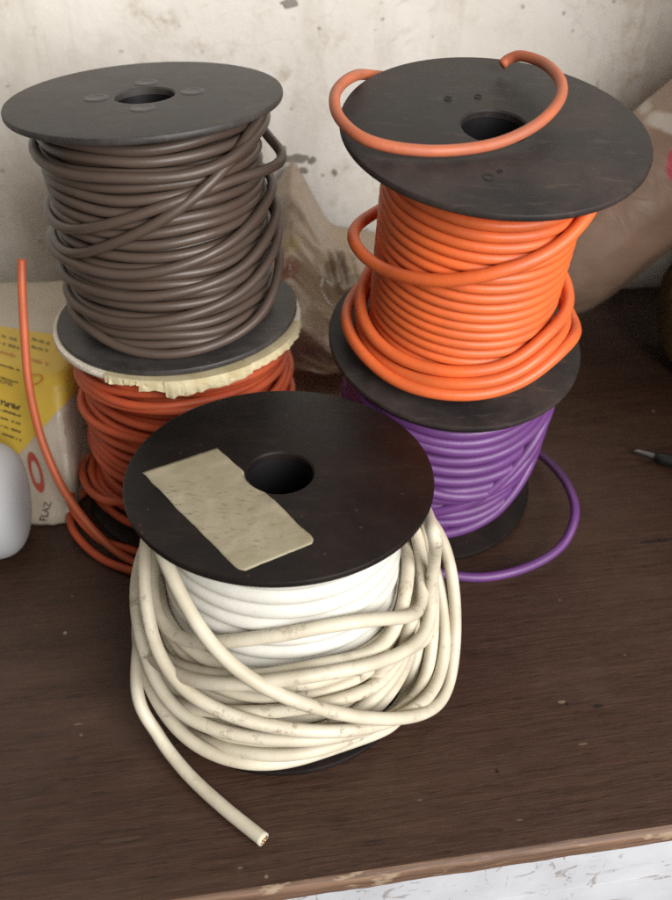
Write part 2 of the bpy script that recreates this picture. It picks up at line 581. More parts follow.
# =================================================================== SPOOLS
# --- white, in front
SW = Spool((-.0195, .2143, 0.0), (.0144, .0186, .9997), .0926,
           'front spool of white wire with a blank beige paper sticker on its black flange')
_, topW = add_flanges(SW, M['flange_black'], core_mat=M['core'])
w = .0031
W = Winder(SW, .0345, w, .0475, .8)
base = W.helix(.0378, SW.h - SW.t - w * 1.05, SW.t + w * 1.05, 13.2, 0, 0, 1.0)
coil_obj('wire_coil', [base], w * 1.03, M['white'], SW)
w = W.w = .00232
loose = []
loose.append(W.helix(.0431, .047, .0140, 6.0, .0016, .0004, PI, 3, 40))
for pts in ([(-150, .016), (-40, .0135), (20, .0145), (55, .018), (95, .026), (160, .03)], [(-150, .022), (-40, .019), (20, .020), (60, .027), (100, .036), (160, .04)]):
    loose.append(W.strand(pts))
loose.append(W.strand([(-125, .060), ('p', 160, 640), ('p', 200, 662), ('p', 260, 668), ('p', 330, 655), ('p', 385, 640), (75, .058), (130, .055)], rp=.044))
loose.append(W.strand([(-130, .075), ('p', 140, 600), ('p', 180, 640), ('p', 240, 641), ('p', 320, 628), ('p', 380, 612), ('p', 408, 606), (88, .067), (140, .06)], extra=[(70, 14, .0015)]))
loose.append(W.strand([(-120, .052), ('p', 165, 672), ('p', 215, 696), ('p', 270, 700), ('p', 330, 690), ('p', 385, 668), (75, .046), (150, .050)], rp=.044))
loose.append(W.strand([(-150, .05), ('p', 135, 640), ('p', 165, 682), ('p', 215, 668), ('p', 280, 662), ('p', 335, 655), ('p', 390, 640), ('p', 420, 618), ('p', 433, 585), (105, .080), (130, .083), (150, .08)], extra=[(82, 18, .0022)]))
loose.append(W.strand([(-130, .035), ('p', 138, 672), ('p', 170, 712), ('p', 230, 738), ('p', 300, 742), ('p', 358, 722), ('p', 405, 690), (80, .035), (150, .04)], rp=.047))
loose.append(W.strand([(-140, .03), ('p', 133, 652), ('p', 153, 688), ('p', 195, 726), ('p', 250, 751), ('p', 305, 754), ('p', 362, 733), ('p', 405, 698), ('p', 430, 664), (100, .03), (150, .035)], rp=.048))
loose.append(W.strand([(-140, .06), ('p', 128, 600), ('p', 140, 650), ('p', 172, 690), ('p', 225, 722), ('p', 290, 733), ('p', 345, 727), ('p', 392, 705), ('p', 425, 665), ('p', 440, 620), ('p', 441, 570), (112, .084), (150, .086)], extra=[(82, 20, .0022), (140, 22, -.004)], rp=.049))
loose.append(W.strand([(-150, .078), (-110, .080), ('p', 129, 560), ('p', 137, 600), ('p', 165, 650), ('p', 205, 690), ('p', 260, 715), ('p', 325, 722), ('p', 385, 705), ('p', 430, 668), ('p', 446, 630), (105, .05), (150, .06)], extra=[(86, 20, .0035), (-140, 25, -.003)], rp=.049))
loose.append(W.strand([(-150, .078), (-105, .084), ('p', 140, 548), ('p', 155, 580), ('p', 185, 622), ('p', 225, 657), ('p', 275, 684), ('p', 335, 703), ('p', 385, 703), ('p', 425, 686), ('p', 452, 652), (98, .054), (135, .058)], extra=[(88, 22, .0036), (-125, 25, -.005)], rp=.050))
# strand coming down past the rim on the right
q = [SW.cyl(x, y, .0525) for x, y in ((433, 532), (439, 560), (440, 595), (434, 638))]
P = [(.0525 * math.sin(a), -.0525 * math.cos(a), z) for a, z in q]
P = [(.036, .026, SW.h - .024), (.0455, .014, SW.h - .0185)] + P
loose.append(catmull(P + [(.0480 * math.sin(.95), -.0480 * math.cos(.95), .036), (.0440 * math.sin(.7), -.0440 * math.cos(.7), .026)]))
coil_obj('loose_wire', loose, w * .97, M['cream'], SW)
# tail lying on the bench
seq = []
for d, z in ((-140, .046), (-120, .043), (-102, .039), (-86, .033)):
    a = math.radians(d); seq.append((.0508 * math.sin(a), -.0535 * math.cos(a), z))
seq += [SW.loc(on_z(137, 690, .021)), SW.loc(on_z(158, 735, .0095)), SW.loc(on_z(186, 772, .0046)), SW.loc(on_z(222, 806, .0033)), SW.loc(on_z(264, 840, .0032))]
tailP = catmull(seq)
endw = coil_obj('wire_end', [tailP], w * .97, M['cream'], SW)
d = tailP[-1] - tailP[-2]; d /= np.linalg.norm(d)
side = np.cross(d, [0, 0, 1.0]); side /= np.linalg.norm(side); upv = np.cross(side, d)
st = []
for k in range(7):
    rr = 0 if k == 0 else .00115
    a = k * PI / 3
    o = tailP[-1] + side * rr * math.cos(a) + upv * rr * math.sin(a)
    st.append(tube([o - d * .002, o + d * (.0001 + .0003 * random.random())], .0005, 8))
V, Fc = join(st)
link('copper_strands', mesh('copper_strands', V, Fc), M['copper'], endw)

# sticker on the front flange
cor = [SW.plane(x, y, SW.h) for x, y in ((142, 473), (217, 448), (317, 542), (240, 573))]
nu, nv = 26, 52
V = []; Fc = []
for lay in (1, 0):
    for j in range(nv + 1):
        for i in range(nu + 1):
            u, v = i / nu, j / nv
            # rounded far corners
            if v > .93:
                k = (v - .93) / .07; sh = .07 * (1 - math.sqrt(max(0, 1 - k * k)))
                u = sh + u * (1 - 2 * sh)
            p = (cor[0] * (1 - u) + cor[1] * u) * (1 - v) + (cor[3] * (1 - u) + cor[2] * u) * v
            e = noise.noise(Vector((u * 3, v * 9, 3.1))) * .00035
            p = p + np.array([e, e * .6, 0])
            edge = 1 - min(u, 1 - u) * 2
            crk = noise.noise(Vector((u * 5, v * 8, .3))) * .00010 + (.5 - abs(noise.noise(Vector((u * 2.0 + v * 3, v * 3 - u, 8.3))))) ** 6 * .012 + max(0, noise.noise(Vector((u * 2.2, v * 5, 5.3)))) * .0009 * max(0, edge) ** 6
            # away from the hole's mouth
            rr = math.hypot(p[0], p[1])
            if rr < .0116:
                p[:2] *= .0116 / rr
            V.append((p[0], p[1], SW.h + .00004 + max(0, crk) + (.00010 if lay else 0)))
N1 = (nu + 1) * (nv + 1)
for j in range(nv):
    for i in range(nu):
        a = j * (nu + 1) + i; q4 = (a, a + 1, a + nu + 2, a + nu + 1)
        Fc.append(q4); Fc.append(tuple(N1 + k for k in reversed(q4)))
bd = [i for i in range(nu)] + [j * (nu + 1) + nu for j in range(nv)] + [nv * (nu + 1) + i for i in range(nu, 0, -1)] + [j * (nu + 1) for j in range(nv, 0, -1)]
for k in range(len(bd)):
    a, b = bd[k], bd[(k + 1) % len(bd)]
    Fc.append((a, N1 + a, N1 + b, b))
me = mesh('paper_sticker', V, Fc); recalc(me)
st_o = link('paper_sticker', me, M['paper'], topW)
st_o.location = (0, 0, -(SW.h - SW.t))

# --- red, under the brown one
SR = Spool((-.0668, .3226, 0), (0, 0, 1), .0926, 'spool of red wire with a cream flange under the brown wire spool')
loR, _ = add_flanges(SR, M['flange_cream'], R=.0518, core_mat=M['core_pale'])
loR.data = loR.data.copy(); loR.data.materials.clear(); loR.data.materials.append(M['flange_mid'])
w = .0018
Wd = Winder(SR, .036, w, .0425, .4)
red = [Wd.helix(.0390, .0878, .005, 22.0, .0012, .0005, PI)]
for k in range(24):
    z = .085 - .079 * k / 23 + random.uniform(-.002, .002)
    ph = random.uniform(-180, 180)
    tl = random.uniform(.001, .006)
    red.append(Wd.strand([(d, z + tl * math.sin(math.radians(d - ph))) for d in range(-190, 185, 15)],
                         extra=[(random.uniform(-110, 110), random.uniform(15, 30), random.uniform(0, .003)) for _ in range(2)], jitter=.0006))
coil_obj('wire_coil', red, w, M['red'], SR, 12)
lo = []
for pts in ([(165, 560, .268), (128, 549, .271), (100, 539, .275), (74, 511, .285), (72, 490, .305), (88, 470, .330)],
            [(165, 578, .256), (126, 569, .264), (95, 554, .272), (72, 528, .284), (72, 505, .305), (86, 490, .330)],
            [(160, 508, .277), (128, 503, .277), (104, 500, .280), (88, 488, .293), (82, 470, .312), (88, 455, .332)]):
    lo.append(catmull([SR.loc(on_yd(*p)) for p in pts]))
coil_obj('loose_wire', lo, w, M['red'], SR, 12)
tp = [SR.loc(on_yd(x, y, yy)) for x, y, yy in ((170, 574, .262), (130, 560, .266), (98, 535, .272), (66, 494, .279), (46, 452, .288), (36, 420, .294), (28, 380, .301), (24, 330, .309), (22, 290, .315), (21.5, 259, .320))]
coil_obj('wire_end', [catmull(tp)], w * .95, M['red_tail'], SR, 14)
# crumpled strip of tape round the front of the cream flange
V, Fc = [], []
for a0, a1, dmin, dmax, ro, n in ((-24, -4, .0022, .0042, .0001, 14), (-8, 84, .0028, .0060, .0003, 46), (2, 40, .0045, .0088, .0008, 20)):
    off = len(V); nv = 4
    for i in range(n + 1):
        u = i / n
        a = math.radians(a0 + (a1 - a0) * u + random.uniform(-.5, .5))
        drop = (dmin + (dmax - dmin) * (.5 + .5 * noise.noise(Vector((u * 7, ro * 9000, 3)))) + random.uniform(-.0004, .0004)) * (1 - .45 * u)
        zig = random.uniform(.0001, .0011)
        V.append((.0470 * math.sin(a), -.0470 * math.cos(a), SR.h + .00015))
        for j in range(nv):
            v = j / (nv - 1)
            r = .0520 + ro + zig * v + random.uniform(-.0002, .0003) * v
            V.append((r * math.sin(a + random.uniform(-.006, .006) * v), -r * math.cos(a), SR.h + .00015 - drop * v ** .9))
    for i in range(n):
        for j in range(nv):
            q = off + i * (nv + 1) + j; Fc.append((q, q + nv + 1, q + nv + 2, q + 1))
t = NT('yellowed_tape')
v = t.map()
t.bump(t.noise(v, 200, 3, .6, .8), .3, .0004)
M['tape'] = t.set(Base_Color=t.mix(t.ramp(t.noise(v, 130, 4), [(.3, 0), (.7, 1)]), (.60, .53, .35), (.46, .38, .21)), Roughness=.42, Coat_Weight=.15)
tape = link('tape', mesh('tape', V, Fc), M['tape'], SR.e, False)
md = tape.modifiers.new('thick', 'SOLIDIFY'); md.thickness = .00012

# --- brown, on top of it
SB = Spool((-.0665, .3228, .0931), (-.0305, -.0004, .9995), .0884, 'spool of dark brown wire on top of the left stack')
_, topB = add_flanges(SB, M['flange_grey'])
w = .00192
Wd = Winder(SB, .0335, w, .0408, .55)
inner = Wd.helix(.0356, SB.t + w * 1.05, SB.h - SB.t - w * 1.05, 20.0)
outer = Wd.helix(.0391, SB.h - SB.t - w * 1.05, SB.t + w * 1.05, 19.0, .0020, .0007, PI, 4.0, 90)
coil_obj('wire_coil', [inner, outer], w, M['brown'], SB, 12)
lo = []
lo.append(Wd.strand([(-140, .055), ('p', 60, 232, .044), ('p', 100, 228, .044), ('p', 150, 212, .044), ('p', 205, 192, .044), ('p', 245, 176, .044), (80, .066), (120, .074), (160, .075)], extra=[(78, 13, .0075)]))
lo.append(Wd.strand([(-95, .0395), ('p', 70, 258, .044), ('p', 110, 246, .044), ('p', 160, 223, .044), ('p', 210, 185, .044), ('p', 240, 152, .044), (72, .082), (130, .083)], extra=[(-88, 10, .002)]))
lo.append(Wd.strand([(-140, .026), ('p', 85, 290, .044), ('p', 130, 300, .044), ('p', 200, 290, .044), ('p', 248, 268, .044), (80, .045), (150, .05)], extra=[(80, 20, .003)]))
lo.append(Wd.strand([(-140, .02), ('p', 85, 315, .044), ('p', 130, 326, .044), ('p', 200, 315, .044), ('p', 252, 288, .044), (82, .036), (150, .05)], extra=[(80, 18, .003)]))
lo.append(Wd.strand([(-140, .014), ('p', 80, 330, .046), ('p', 110, 352, .046), ('p', 170, 361, .046), ('p', 230, 345, .046), ('p', 266, 318, .046), (88, .028), (150, .03)], extra=[(75, 20, .003)]))
lo.append(Wd.strand([(-140, .04), ('p', 80, 268, .044), ('p', 115, 278, .044), ('p', 170, 272, .044), ('p', 240, 240, .044), (80, .055), (150, .055)], extra=[(80, 18, .002)]))
lo.append(Wd.strand([(-140, .078), ('p', 65, 175, .043), ('p', 120, 178, .043), ('p', 180, 178, .043), ('p', 230, 160, .043), (70, .079), (140, .08)]))
coil_obj('loose_wire', lo, w, M['brown'], SB, 12)
# shallow moulded tabs round the hole
for k in range(4):
    a = math.radians(8 + 90 * k)
    V, Fc = lathe([(0, .00012), (.0031, .00010), (.0036, .0003), (.0043, .00032), (.0047, -.0004)], 40, False)
    o = link('moulded_tab', mesh('moulded_tab', V, Fc), M['tab'], topB)
    o.location = (.0172 * math.cos(a), .0172 * math.sin(a), SB.t)

# --- purple, leaning, under the orange one
AX = np.array([.0447, -.198, .9792]); AX /= np.linalg.norm(AX)
OB = np.array([.0470, .2984, .2655 - .1713])
hP = .0862
PB = OB - AX * (hP + .0003) 
PB = PB + np.array([0, 0, .0])
SP = Spool(PB, AX, hP, 'spool of glossy purple wire with a slack loop under the orange wire spool')
loP, _ = add_flanges(SP, M['flange_black'], R=.0480)  # black chosen to put the shade round this spool into its flange colour
w = .00235
Wd = Winder(SP, .030, w, .0395, .35)
pur = [Wd.helix(.0350, .082, .0045, 16.0, .0006, .0003, PI)]
for k in range(13):
    z0 = .079 - .0056 * k
    up = random.uniform(.004, .010) + .005 * (k / 12)
    c1 = random.uniform(40, 75); am = random.uniform(.001, .007); c2 = random.uniform(-90, -40)
    pts = []
    for dd in range(-190, 186, 10):
        s_ = 1 / (1 + math.exp(-(dd - c1) / 16)) - 1 / (1 + math.exp(-(dd - 150) / 16))
        pts.append((dd, z0 + up * s_ + am * math.exp(-.5 * ((dd - c2) / 35) ** 2)))
    pur.append(Wd.strand(pts, extra=[(70 + random.uniform(-25, 25), 22, random.uniform(.0003, .0022))], jitter=.0005))
for pts in ([(-150, .030), (-60, .020), (-20, .024), (20, .034), (60, .058), (90, .072), (140, .074)],
            [(-150, .060), (-60, .052), (-10, .040), (30, .036), (70, .050), (100, .066), (150, .07)],
            [(-150, .020), (-60, .012), (0, .011), (40, .018), (75, .040), (100, .060), (150, .07)]):
    pur.append(Wd.strand(pts, extra=[(78, 22, .0016)]))
coil_obj('wire_coil', pur, w, M['purple'], SP, 14)
lp = [np.array([.05 * math.sin(-1.2), -.05 * math.cos(-1.2), .02])]
for x, y, z in ((395, 560, .012), (440, 573, .008), (485, 577, .006), (530, 566, .006), (562, 545, .009), (575, 515, .016)):
    lp.append(SP.loc(on_z(x, y, z)))
for x, y, yy in ((569, 488, .298), (553, 466, .320), (532, 448, .345)):
    lp.append(SP.loc(on_y(x, y, yy)))
coil_obj('loose_wire', [catmull(lp)], .0020, M['purple'], SP, 16)

# --- orange, leaning, on top
SO = Spool(OB, AX, .0906, 'spool of bright orange wire, leaning, its tail curled across its top flange')
_, topO = add_flanges(SO, M['flange_mid'])
w = .00195
Wd = Winder(SO, .0300, w, .0400, .75)
neat = Wd.helix(.0331, SO.h - SO.t - w * 1.05, SO.t + w * 1.05, 20.0, .0003, .0001, PI, 2.0, 90)
coil_obj('wire_coil', [neat], w * 1.01, M['orange'], SO)
w = Wd.w = .00225
ZL = SO.cyl(355, 240, .0425)[1] - .002
lo = []
lo.append(Wd.strand([(-170, ZL), (-135, ZL), (-108, ZL), ('p', 355, 240, .0425), ('p', 366, 265, .041), ('p', 385, 273, .0395), ('p', 440, 285, .0395), ('p', 500, 275, .0395), ('p', 550, 258, .0395), ('p', 580, 235, .0395), (85, .083), (130, .085)], extra=[(-92, 16, .0058)]))
lo.append(Wd.strand([(-170, .03), (-120, .022), ('p', 375, 345, .040), ('p', 410, 368, .040), ('p', 470, 377, .040), ('p', 520, 366, .040), ('p', 552, 335, .040), (85, .028), (150, .034)], extra=[(80, 22, .0015), (-80, 25, .0015)]))
lo.append(Wd.strand([(-170, .026), (-120, .014), ('p', 362, 355, .043), ('p', 400, 380, .043), ('p', 460, 388, .043), ('p', 520, 378, .043), ('p', 555, 348, .043), (82, .020), (150, .03)], extra=[(85, 25, .0015), (-80, 25, .001)]))
lo.append(Wd.strand([(-170, .022), (-120, .010), ('p', 356, 350, .045), ('p', 390, 383, .045), ('p', 440, 398, .045), ('p', 490, 400, .045), ('p', 535, 383, .045), ('p', 566, 345, .045), (90, .014), (150, .03)], extra=[(80, 25, .0015), (-85, 25, .0015)]))
coil_obj('loose_wire', lo, w, M['orange'], SO)
H = SO.h
for x, y, rr in ((448, 99, .0016), (478, 97, .0016), (489, 178, .0022), (500, 172, .0010)):
    p = SO.plane(x, y, SO.h)
    V, Fc = lathe([(0, -.0003), (rr * .5, -.0001), (rr * .8, .00035), (rr, -.0003)], 20, False)
    o = link('moulded_tab', mesh('moulded_tab', V, Fc), M['core'], topO); o.location = (p[0], p[1], SO.t)
tp = [np.array([.036 * math.sin(2.9), -.036 * math.cos(2.9), H - .020]), np.array([.050 * math.sin(-2.75), -.050 * math.cos(-2.75), H - .010]), np.array([.0545 * math.sin(-2.35), -.0545 * math.cos(-2.35), H - .003])]
for x, y, dz in ((350, 78, .004), (335, 95, .0052), (341, 120, .0050), (372, 142, .0042), (430, 151, .0032), (490, 145, .0034), (533, 127, .006), (558, 103, .009), (561, 82, .010), (545, 64, .009), (522, 56, .0072), (509, 59, .005)):
    tp.append(SO.plane(x, y, H + dz))
tp.append(SO.plane(502, 65, H + .0032))
coil_obj('wire_end', [catmull(tp)], .0018, M['orange_dusty'], SO, 16)

# =================================================================== BENCH AND WALL
ROT = math.radians(8.5)
bench = bpy.data.objects.new('workbench', None); COL.objects.link(bench)
bench.location = (.0199, .1322, 0); bench.rotation_euler = (0, 0, ROT)
tag(bench, 'dark stained wooden bench top with a scuffed white front panel', 'workbench')
WALL_Y = .37           # wall distance in the bench's own frame
TH = .0075


def box(x0, x1, y0, y1, z0, z1, bev=0.0, seg=2):
    bm = bmesh.new()
    bmesh.ops.create_cube(bm, size=1)
    bmesh.ops.transform(bm, matrix=Matrix.Translation(((x0 + x1) / 2, (y0 + y1) / 2, (z0 + z1) / 2)) @ Matrix.Diagonal((x1 - x0, y1 - y0, z1 - z0, 1)), verts=bm.verts)
    if bev:
        bmesh.ops.bevel(bm, geom=bm.edges[:] , offset=bev, segments=seg, affect='EDGES', profile=.5)
    me = bpy.data.meshes.new('box'); bm.to_mesh(me); bm.free()
    return me


link('top', box(-.9, .9, .0022, WALL_Y, -TH, 0), M['wood'], bench, False)
# worn front edge, uneven along its length
nx = 700
prof = [(.0022, 0.0), (.0010, -.0002), (.0003, -.0010), (0, -.0024), (0, -TH + .0012), (.0006, -TH), (.0022, -TH)]
V, Fc = [], []
for i in range(nx + 1):
    x = -.9 + 1.8 * i / nx
    e = noise.noise(Vector((x * 60, 0, 0))) * .0003 + noise.noise(Vector((x * 240, 3, 0))) * .0002
    for k, (y, z) in enumerate(prof):
        f = 0 if k in (0, 6) else 1
        V.append((x, y + e * f, z - (abs(e) * .6 if k in (1, 2) else 0)))
m = len(prof)
for i in range(nx):
    for k in range(m - 1):
        a = i * m + k; Fc.append((a, a + 1, a + m + 1, a + m))
me = mesh('edge_strip', V, Fc); recalc(me)
link('edge_strip', me, M['edge'], bench)
link('front_panel', box(-.9, .9, .0035, .018, -TH - .030, -TH - .0004, .0006), M['panel'], bench, False)
link('front_panel', box(-.9, .9, .0045, .018, -.6, -TH - .0314, .0006), M['panel'], bench, False)

wall_me = box(-1.4, 1.4, WALL_Y, WALL_Y + .08, -.3, 1.3)
wall = link('plaster_wall', wall_me, M['wall'], None, False)
wall.location = bench.location; wall.rotation_euler = bench.rotation_euler
tag(wall, 'stained off white plaster wall with chipped paint behind the spools', 'wall')
RB = np.array([[math.cos(ROT), -math.sin(ROT)], [math.sin(ROT), math.cos(ROT)]])


def on_wall(px, py):
    d = ray(px, py)
    nrm = np.array([-math.sin(ROT), math.cos(ROT), 0])
    p0 = np.array([.0199, .1322, 0]) + nrm * WALL_Y
    p = C0 + d * (((p0 - C0) @ nrm) / (d @ nrm))
    q = p - np.array([.0199, .1322, 0])
    return np.array([q[0] * math.cos(ROT) + q[1] * math.sin(ROT), q[2]])


# missing flakes of paint on the wall, as shallow ragged pits of bare plaster
for (cx, cy, rx, ry, sd) in ((296, 158, 13, 4, 1), (283, 150, 3, 5, 2), (312, 160, 4, 3, 7), (290, 3, 9, 4, 3), (335, 172, 2.5, 3, 5), (304, 170, 4, 3, 6), (492, 178, 10, 4, 8)):
    c = on_wall(cx, cy); a = on_wall(cx + rx, cy); b = on_wall(cx, cy - ry)
    n = 28; V = []
    for k in range(n):
        t_ = 2 * PI * k / n
        f = 1 + .5 * noise.noise(Vector((math.cos(t_) * 1.7, math.sin(t_) * 1.7, sd * 3.3)))
        p = c + (a - c) * math.cos(t_) * f + (b - c) * math.sin(t_) * f
        V.append((p[0], WALL_Y - .0009, p[1]))
    V2 = [(x, WALL_Y + .0005, z) for x, y, z in V]
    Fc = [tuple(range(n))] + [(k, n + k, n + (k + 1) % n, (k + 1) % n) for k in range(n)]
    me = mesh('paint_chip', V + V2, Fc); recalc(me)
    link('paint_chip', me, M['chip'], wall, False)


# =================================================================== THINGS BEHIND
def fbm(p, s, o=4):
    return noise.fractal(Vector(p) * s, .9, 2.1, o)


# clear polythene bag of goods between the stacks
xs = [-.13, -.10, -.07, -.048, -.026, -.018, -.004, .010, .024, .05, .09, .12]
zt = [.030, .050, .062, .076, .095, .088, .062, .060, .056, .052, .022, .004]
gx = np.linspace(-.14, .13, 541); gz = smooth1(np.interp(gx, xs, zt), 7)


def topf(x):
    return float(np.interp(x, gx, gz)) + .010 * math.exp(-abs(x + .0245) / .008)


nu, nv = 160, 110
V, Fc = [], []
for i in range(nu + 1):
    x = -.13 + .205 * i / nu
    top = topf(x)
    yw = .1322 + (WALL_Y - .012) / math.cos(ROT) + (x - .0199) * math.tan(ROT)
    for j in range(nv + 1):
        v = j / nv
        # v 0..1 : from the front hem on the bench, over the bulge, up to the peak by the wall
        y = .378 + (yw - .378) * (v ** 1.25)
        z = top * (.55 * math.sin(min(1, v / .55) * PI / 2) + .45 * max(0, (v - .35) / .65) ** 1.2)
        k = math.sin(PI * min(1, v * 1.02)) ** .5 if v < .98 else .1
        q = Vector((x * 20 + v * 1.5, v * 6.5, 2))
        rid = .5 - abs(noise.noise(q))
        rid2 = .5 - abs(noise.noise(q * 2.7 + Vector((3, 1, 5))))
        z += (.007 * noise.noise(Vector((x * 14, v * 3, 7))) + .008 * rid + .0032 * rid2) * k
        gul = math.exp(-((x - .004) / .012) ** 2 - ((v - .72) / .10) ** 2)
        z += (.009 * gul + .004 * gul * math.sin(x * 900 + v * 30)) * k
        y += (.010 * noise.noise(Vector((x * 18, v * 5, 11))) - .006 * rid) * k
        V.append((x, y, max(z, .0006)))
nf = len(V)
for i in range(nu + 1):
    x = -.13 + .205 * i / nu
    top = topf(x)
    for j in range(nv + 1):
        v = j / nv; p = V[i * (nv + 1) + j]
        V.append((x, p[1] + .004 * (1 - v) + .003, max(.0003, min(p[2] - .0015, p[2] * .3 + .0 * top)) if v < .97 else p[2] - .0008))
for i in range(nu):
    for j in range(nv):
        a = i * (nv + 1) + j; q4 = (a, a + nv + 1, a + nv + 2, a + 1)
        Fc.append(q4); Fc.append(tuple(nf + k for k in reversed(q4)))
bd = [i * (nv + 1) for i in range(nu)] + [nu * (nv + 1) + j for j in range(nv)] + [i * (nv + 1) + nv for i in range(nu, 0, -1)] + [j for j in range(nv, 0, -1)]
for k in range(len(bd)):
    a, b = bd[k], bd[(k + 1) % len(bd)]; Fc.append((a, b, nf + b, nf + a))
me = mesh('plastic_bag', V, Fc); recalc(me)
bvb = BVHTree.FromPolygons(V, [tuple(f) for f in Fc])


def bag_hit(px, py):
    h = bvb.ray_cast(Vector(C0), Vector(ray(px, py)).normalized())
    return tuple(h[0]) if h[0] else (0, .44, .03)


M['bag'] = mat_bag('brownish_clear_plastic', (.40, .30, .205), (.29, .205, .135),
                   [(bag_hit(272, 262), (.022, .035, .011), (.34, .12, .085), .5), (bag_hit(283, 243), (.016, .02, .006), (.40, .29, .10), .55),
                    (bag_hit(306, 345), (.020, .02, .010), (.27, .12, .10), .5), (bag_hit(282, 212), (.02, .02, .012), (.16, .11, .075), .5), (bag_hit(335, 272), (.014, .03, .007), (.10, .066, .04), .5), (bag_hit(352, 290), (.014, .03, .007), (.10, .066, .04), .5)], .25, .7, 1.2)
bag = link('plastic_bag', me, M['bag'])
tag(bag, 'crumpled brownish clear plastic bag with a pointed corner between the two stacks', 'plastic bag')


def lumpy_roll(name, A, B, ra, rb, mat, seed, amp=.12, n=70, seg=64, flat=1.0):
    A = np.array(A); B = np.array(B); d = B - A; L = np.linalg.norm(d); d /= L
    s1 = np.cross(d, [0, 0, 1.0]); s1 /= np.linalg.norm(s1); s2 = np.cross(s1, d)
    V, Fc = [], []
    for i in range(n + 1):
        u = i / n
        e = min(1, u / .12, (1 - u) / .12); cap = math.sqrt(max(.0, 1 - (1 - e) ** 2))
        R = (ra + (rb - ra) * u) * max(cap, .02)
        for k in range(seg):
            a = 2 * PI * k / seg
            q = Vector((u * L * 14, math.cos(a) * 1.1 + seed, math.sin(a) * 1.1))
            f = 1 + amp * noise.noise(q) + amp * .6 * (.5 - abs(noise.noise(q * 2.3 + Vector((4, 1, 2))))) + amp * .25 * noise.noise(q * 6)
            V.append(A + d * L * u + (s1 * math.cos(a) + s2 * math.sin(a) * flat) * R * f)
    for i in range(n):
        for k in range(seg):
            l = (k + 1) % seg; Fc.append((i * seg + k, i * seg + l, (i + 1) * seg + l, (i + 1) * seg + k))
    Fc.append(tuple(range(seg - 1, -1, -1))); Fc.append(tuple(n * seg + k for k in range(seg)))
    me = mesh(name, V, Fc); recalc(me)
    return link(name, me, mat)


M['roll'] = mat_bag('brown_wrapping', (.30, .195, .135), (.21, .135, .095), [((.170, .43, .122), (.010, .03, .013), (.42, .02, .05), .9), ((.170, .445, .139), (.02, .05, .007), (.5, .46, .4), .8)], .45, .25)  # one red patch and one pale patch on the wrapping
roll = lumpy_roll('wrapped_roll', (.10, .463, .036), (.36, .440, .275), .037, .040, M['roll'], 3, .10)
tag(roll, 'brown plastic wrapped roll with a red mark leaning behind the orange spool', 'roll')
M['ochre'] = mat_bag('ochre_cloth', (.17, .12, .045), (.10, .07, .03), (), .8, 0)
och = lumpy_roll('cloth_bundle', (.185, .432, .030), (.31, .425, .055), .030, .055, M['ochre'], 9, .16)
tag(och, 'dull ochre cloth bundle at the right edge under the brown roll', 'cloth bundle')
M['card'] = mat_plain('brown_card', (.28, .19, .11), .7)
shade_carton = link('added_shade_box', box(0, .26, 0, .24, 0, .29, .002), M['card'], None, False)  # added out of view, only to shade the back right wall and bench
shade_carton.location = (.245, .165, .0005); shade_carton.rotation_euler = (0, 0, math.radians(4))
tag(shade_carton, 'plain brown cardboard box added out of view at right to shade the back', 'box')

# dark tool with a shiny tip
A = on_z(638, 452, .0036); B = on_z(720, 474, .0036); d = B - A; L = np.linalg.norm(d)
tool = bpy.data.objects.new('hand_tool', None); COL.objects.link(tool)
tool.location = A; tool.rotation_euler = (0, 0, math.atan2(d[1], d[0]))
tag(tool, 'slim black handled tool with a shiny tip on the bench at right', 'tool')
V, Fc = lathe([(.0, .008), (.0020, .008), (.0031, .012), (.0030, .02), (.0033, .05), (.0032, .09), (.002, .096), (0, .097)], 32, False)
hm = mesh('handle', [(z, x, y) for x, y, z in V], Fc); recalc(hm)
link('handle', hm, M['core'], tool)
V, Fc = lathe([(.0, -.002), (.0010, -.0012), (.0015, 0), (.0016, .009)], 24, False)
hm = mesh('tip', [(z, x, y) for x, y, z in V], Fc); recalc(hm)
link('tip', hm, mat_plain('bright_steel', (.30, .30, .31), .35, .1, 100, .0001, Metallic=1.0), tool)

# printed packet at the left
B0 = (-.136, .290, 0); B1 = (-.1205, .293, 0); B2 = (-.122, .43, 0); B3 = (-.30, .41, 0); B4 = (-.30, .335, 0)
T1 = (-.1205, .318, .064); T2 = (-.124, .415, .066); T3 = (-.29, .395, .064)
bm = bmesh.new()
vs = [bm.verts.new(p) for p in (B0, B1, B2, B3, B4, T1, T2, T3)]
for f in ((0, 5, 6, 7, 4), (0, 1, 5), (1, 2, 6, 5), (2, 3, 7, 6), (3, 4, 7), (0, 4, 3, 2, 1)):
    bm.faces.new([vs[i] for i in f])
bmesh.ops.recalc_face_normals(bm, faces=bm.faces)
bmesh.ops.triangulate(bm, faces=bm.faces)
bmesh.ops.bevel(bm, geom=bm.edges[:], offset=.003, segments=2, affect='EDGES', profile=.5)
bmesh.ops.triangulate(bm, faces=bm.faces)
for _ in range(4):
    bmesh.ops.subdivide_edges(bm, edges=[e for e in bm.edges if e.calc_length() > .004], cuts=1, use_grid_fill=True)
    bmesh.ops.triangulate(bm, faces=bm.faces)
bmesh.ops.recalc_face_normals(bm, faces=bm.faces)
for vv in bm.verts:
    if vv.co.z > .001:
        vv.co += vv.normal * (.0022 * noise.noise(vv.co * 40) + .0008 * noise.noise(vv.co * 120))
me = bpy.data.meshes.new('printed_packet'); bm.to_mesh(me)
M['packet'] = mat_bag('white_packet_film', (.50, .43, .34), (.40, .335, .255), (), .42, .2)
packet = link('printed_packet', me, M['packet'])
tag(packet, 'white packet with a yellow printed label and a red mark at the left', 'packet')
bvh = BVHTree.FromBMesh(bm); bm.free()


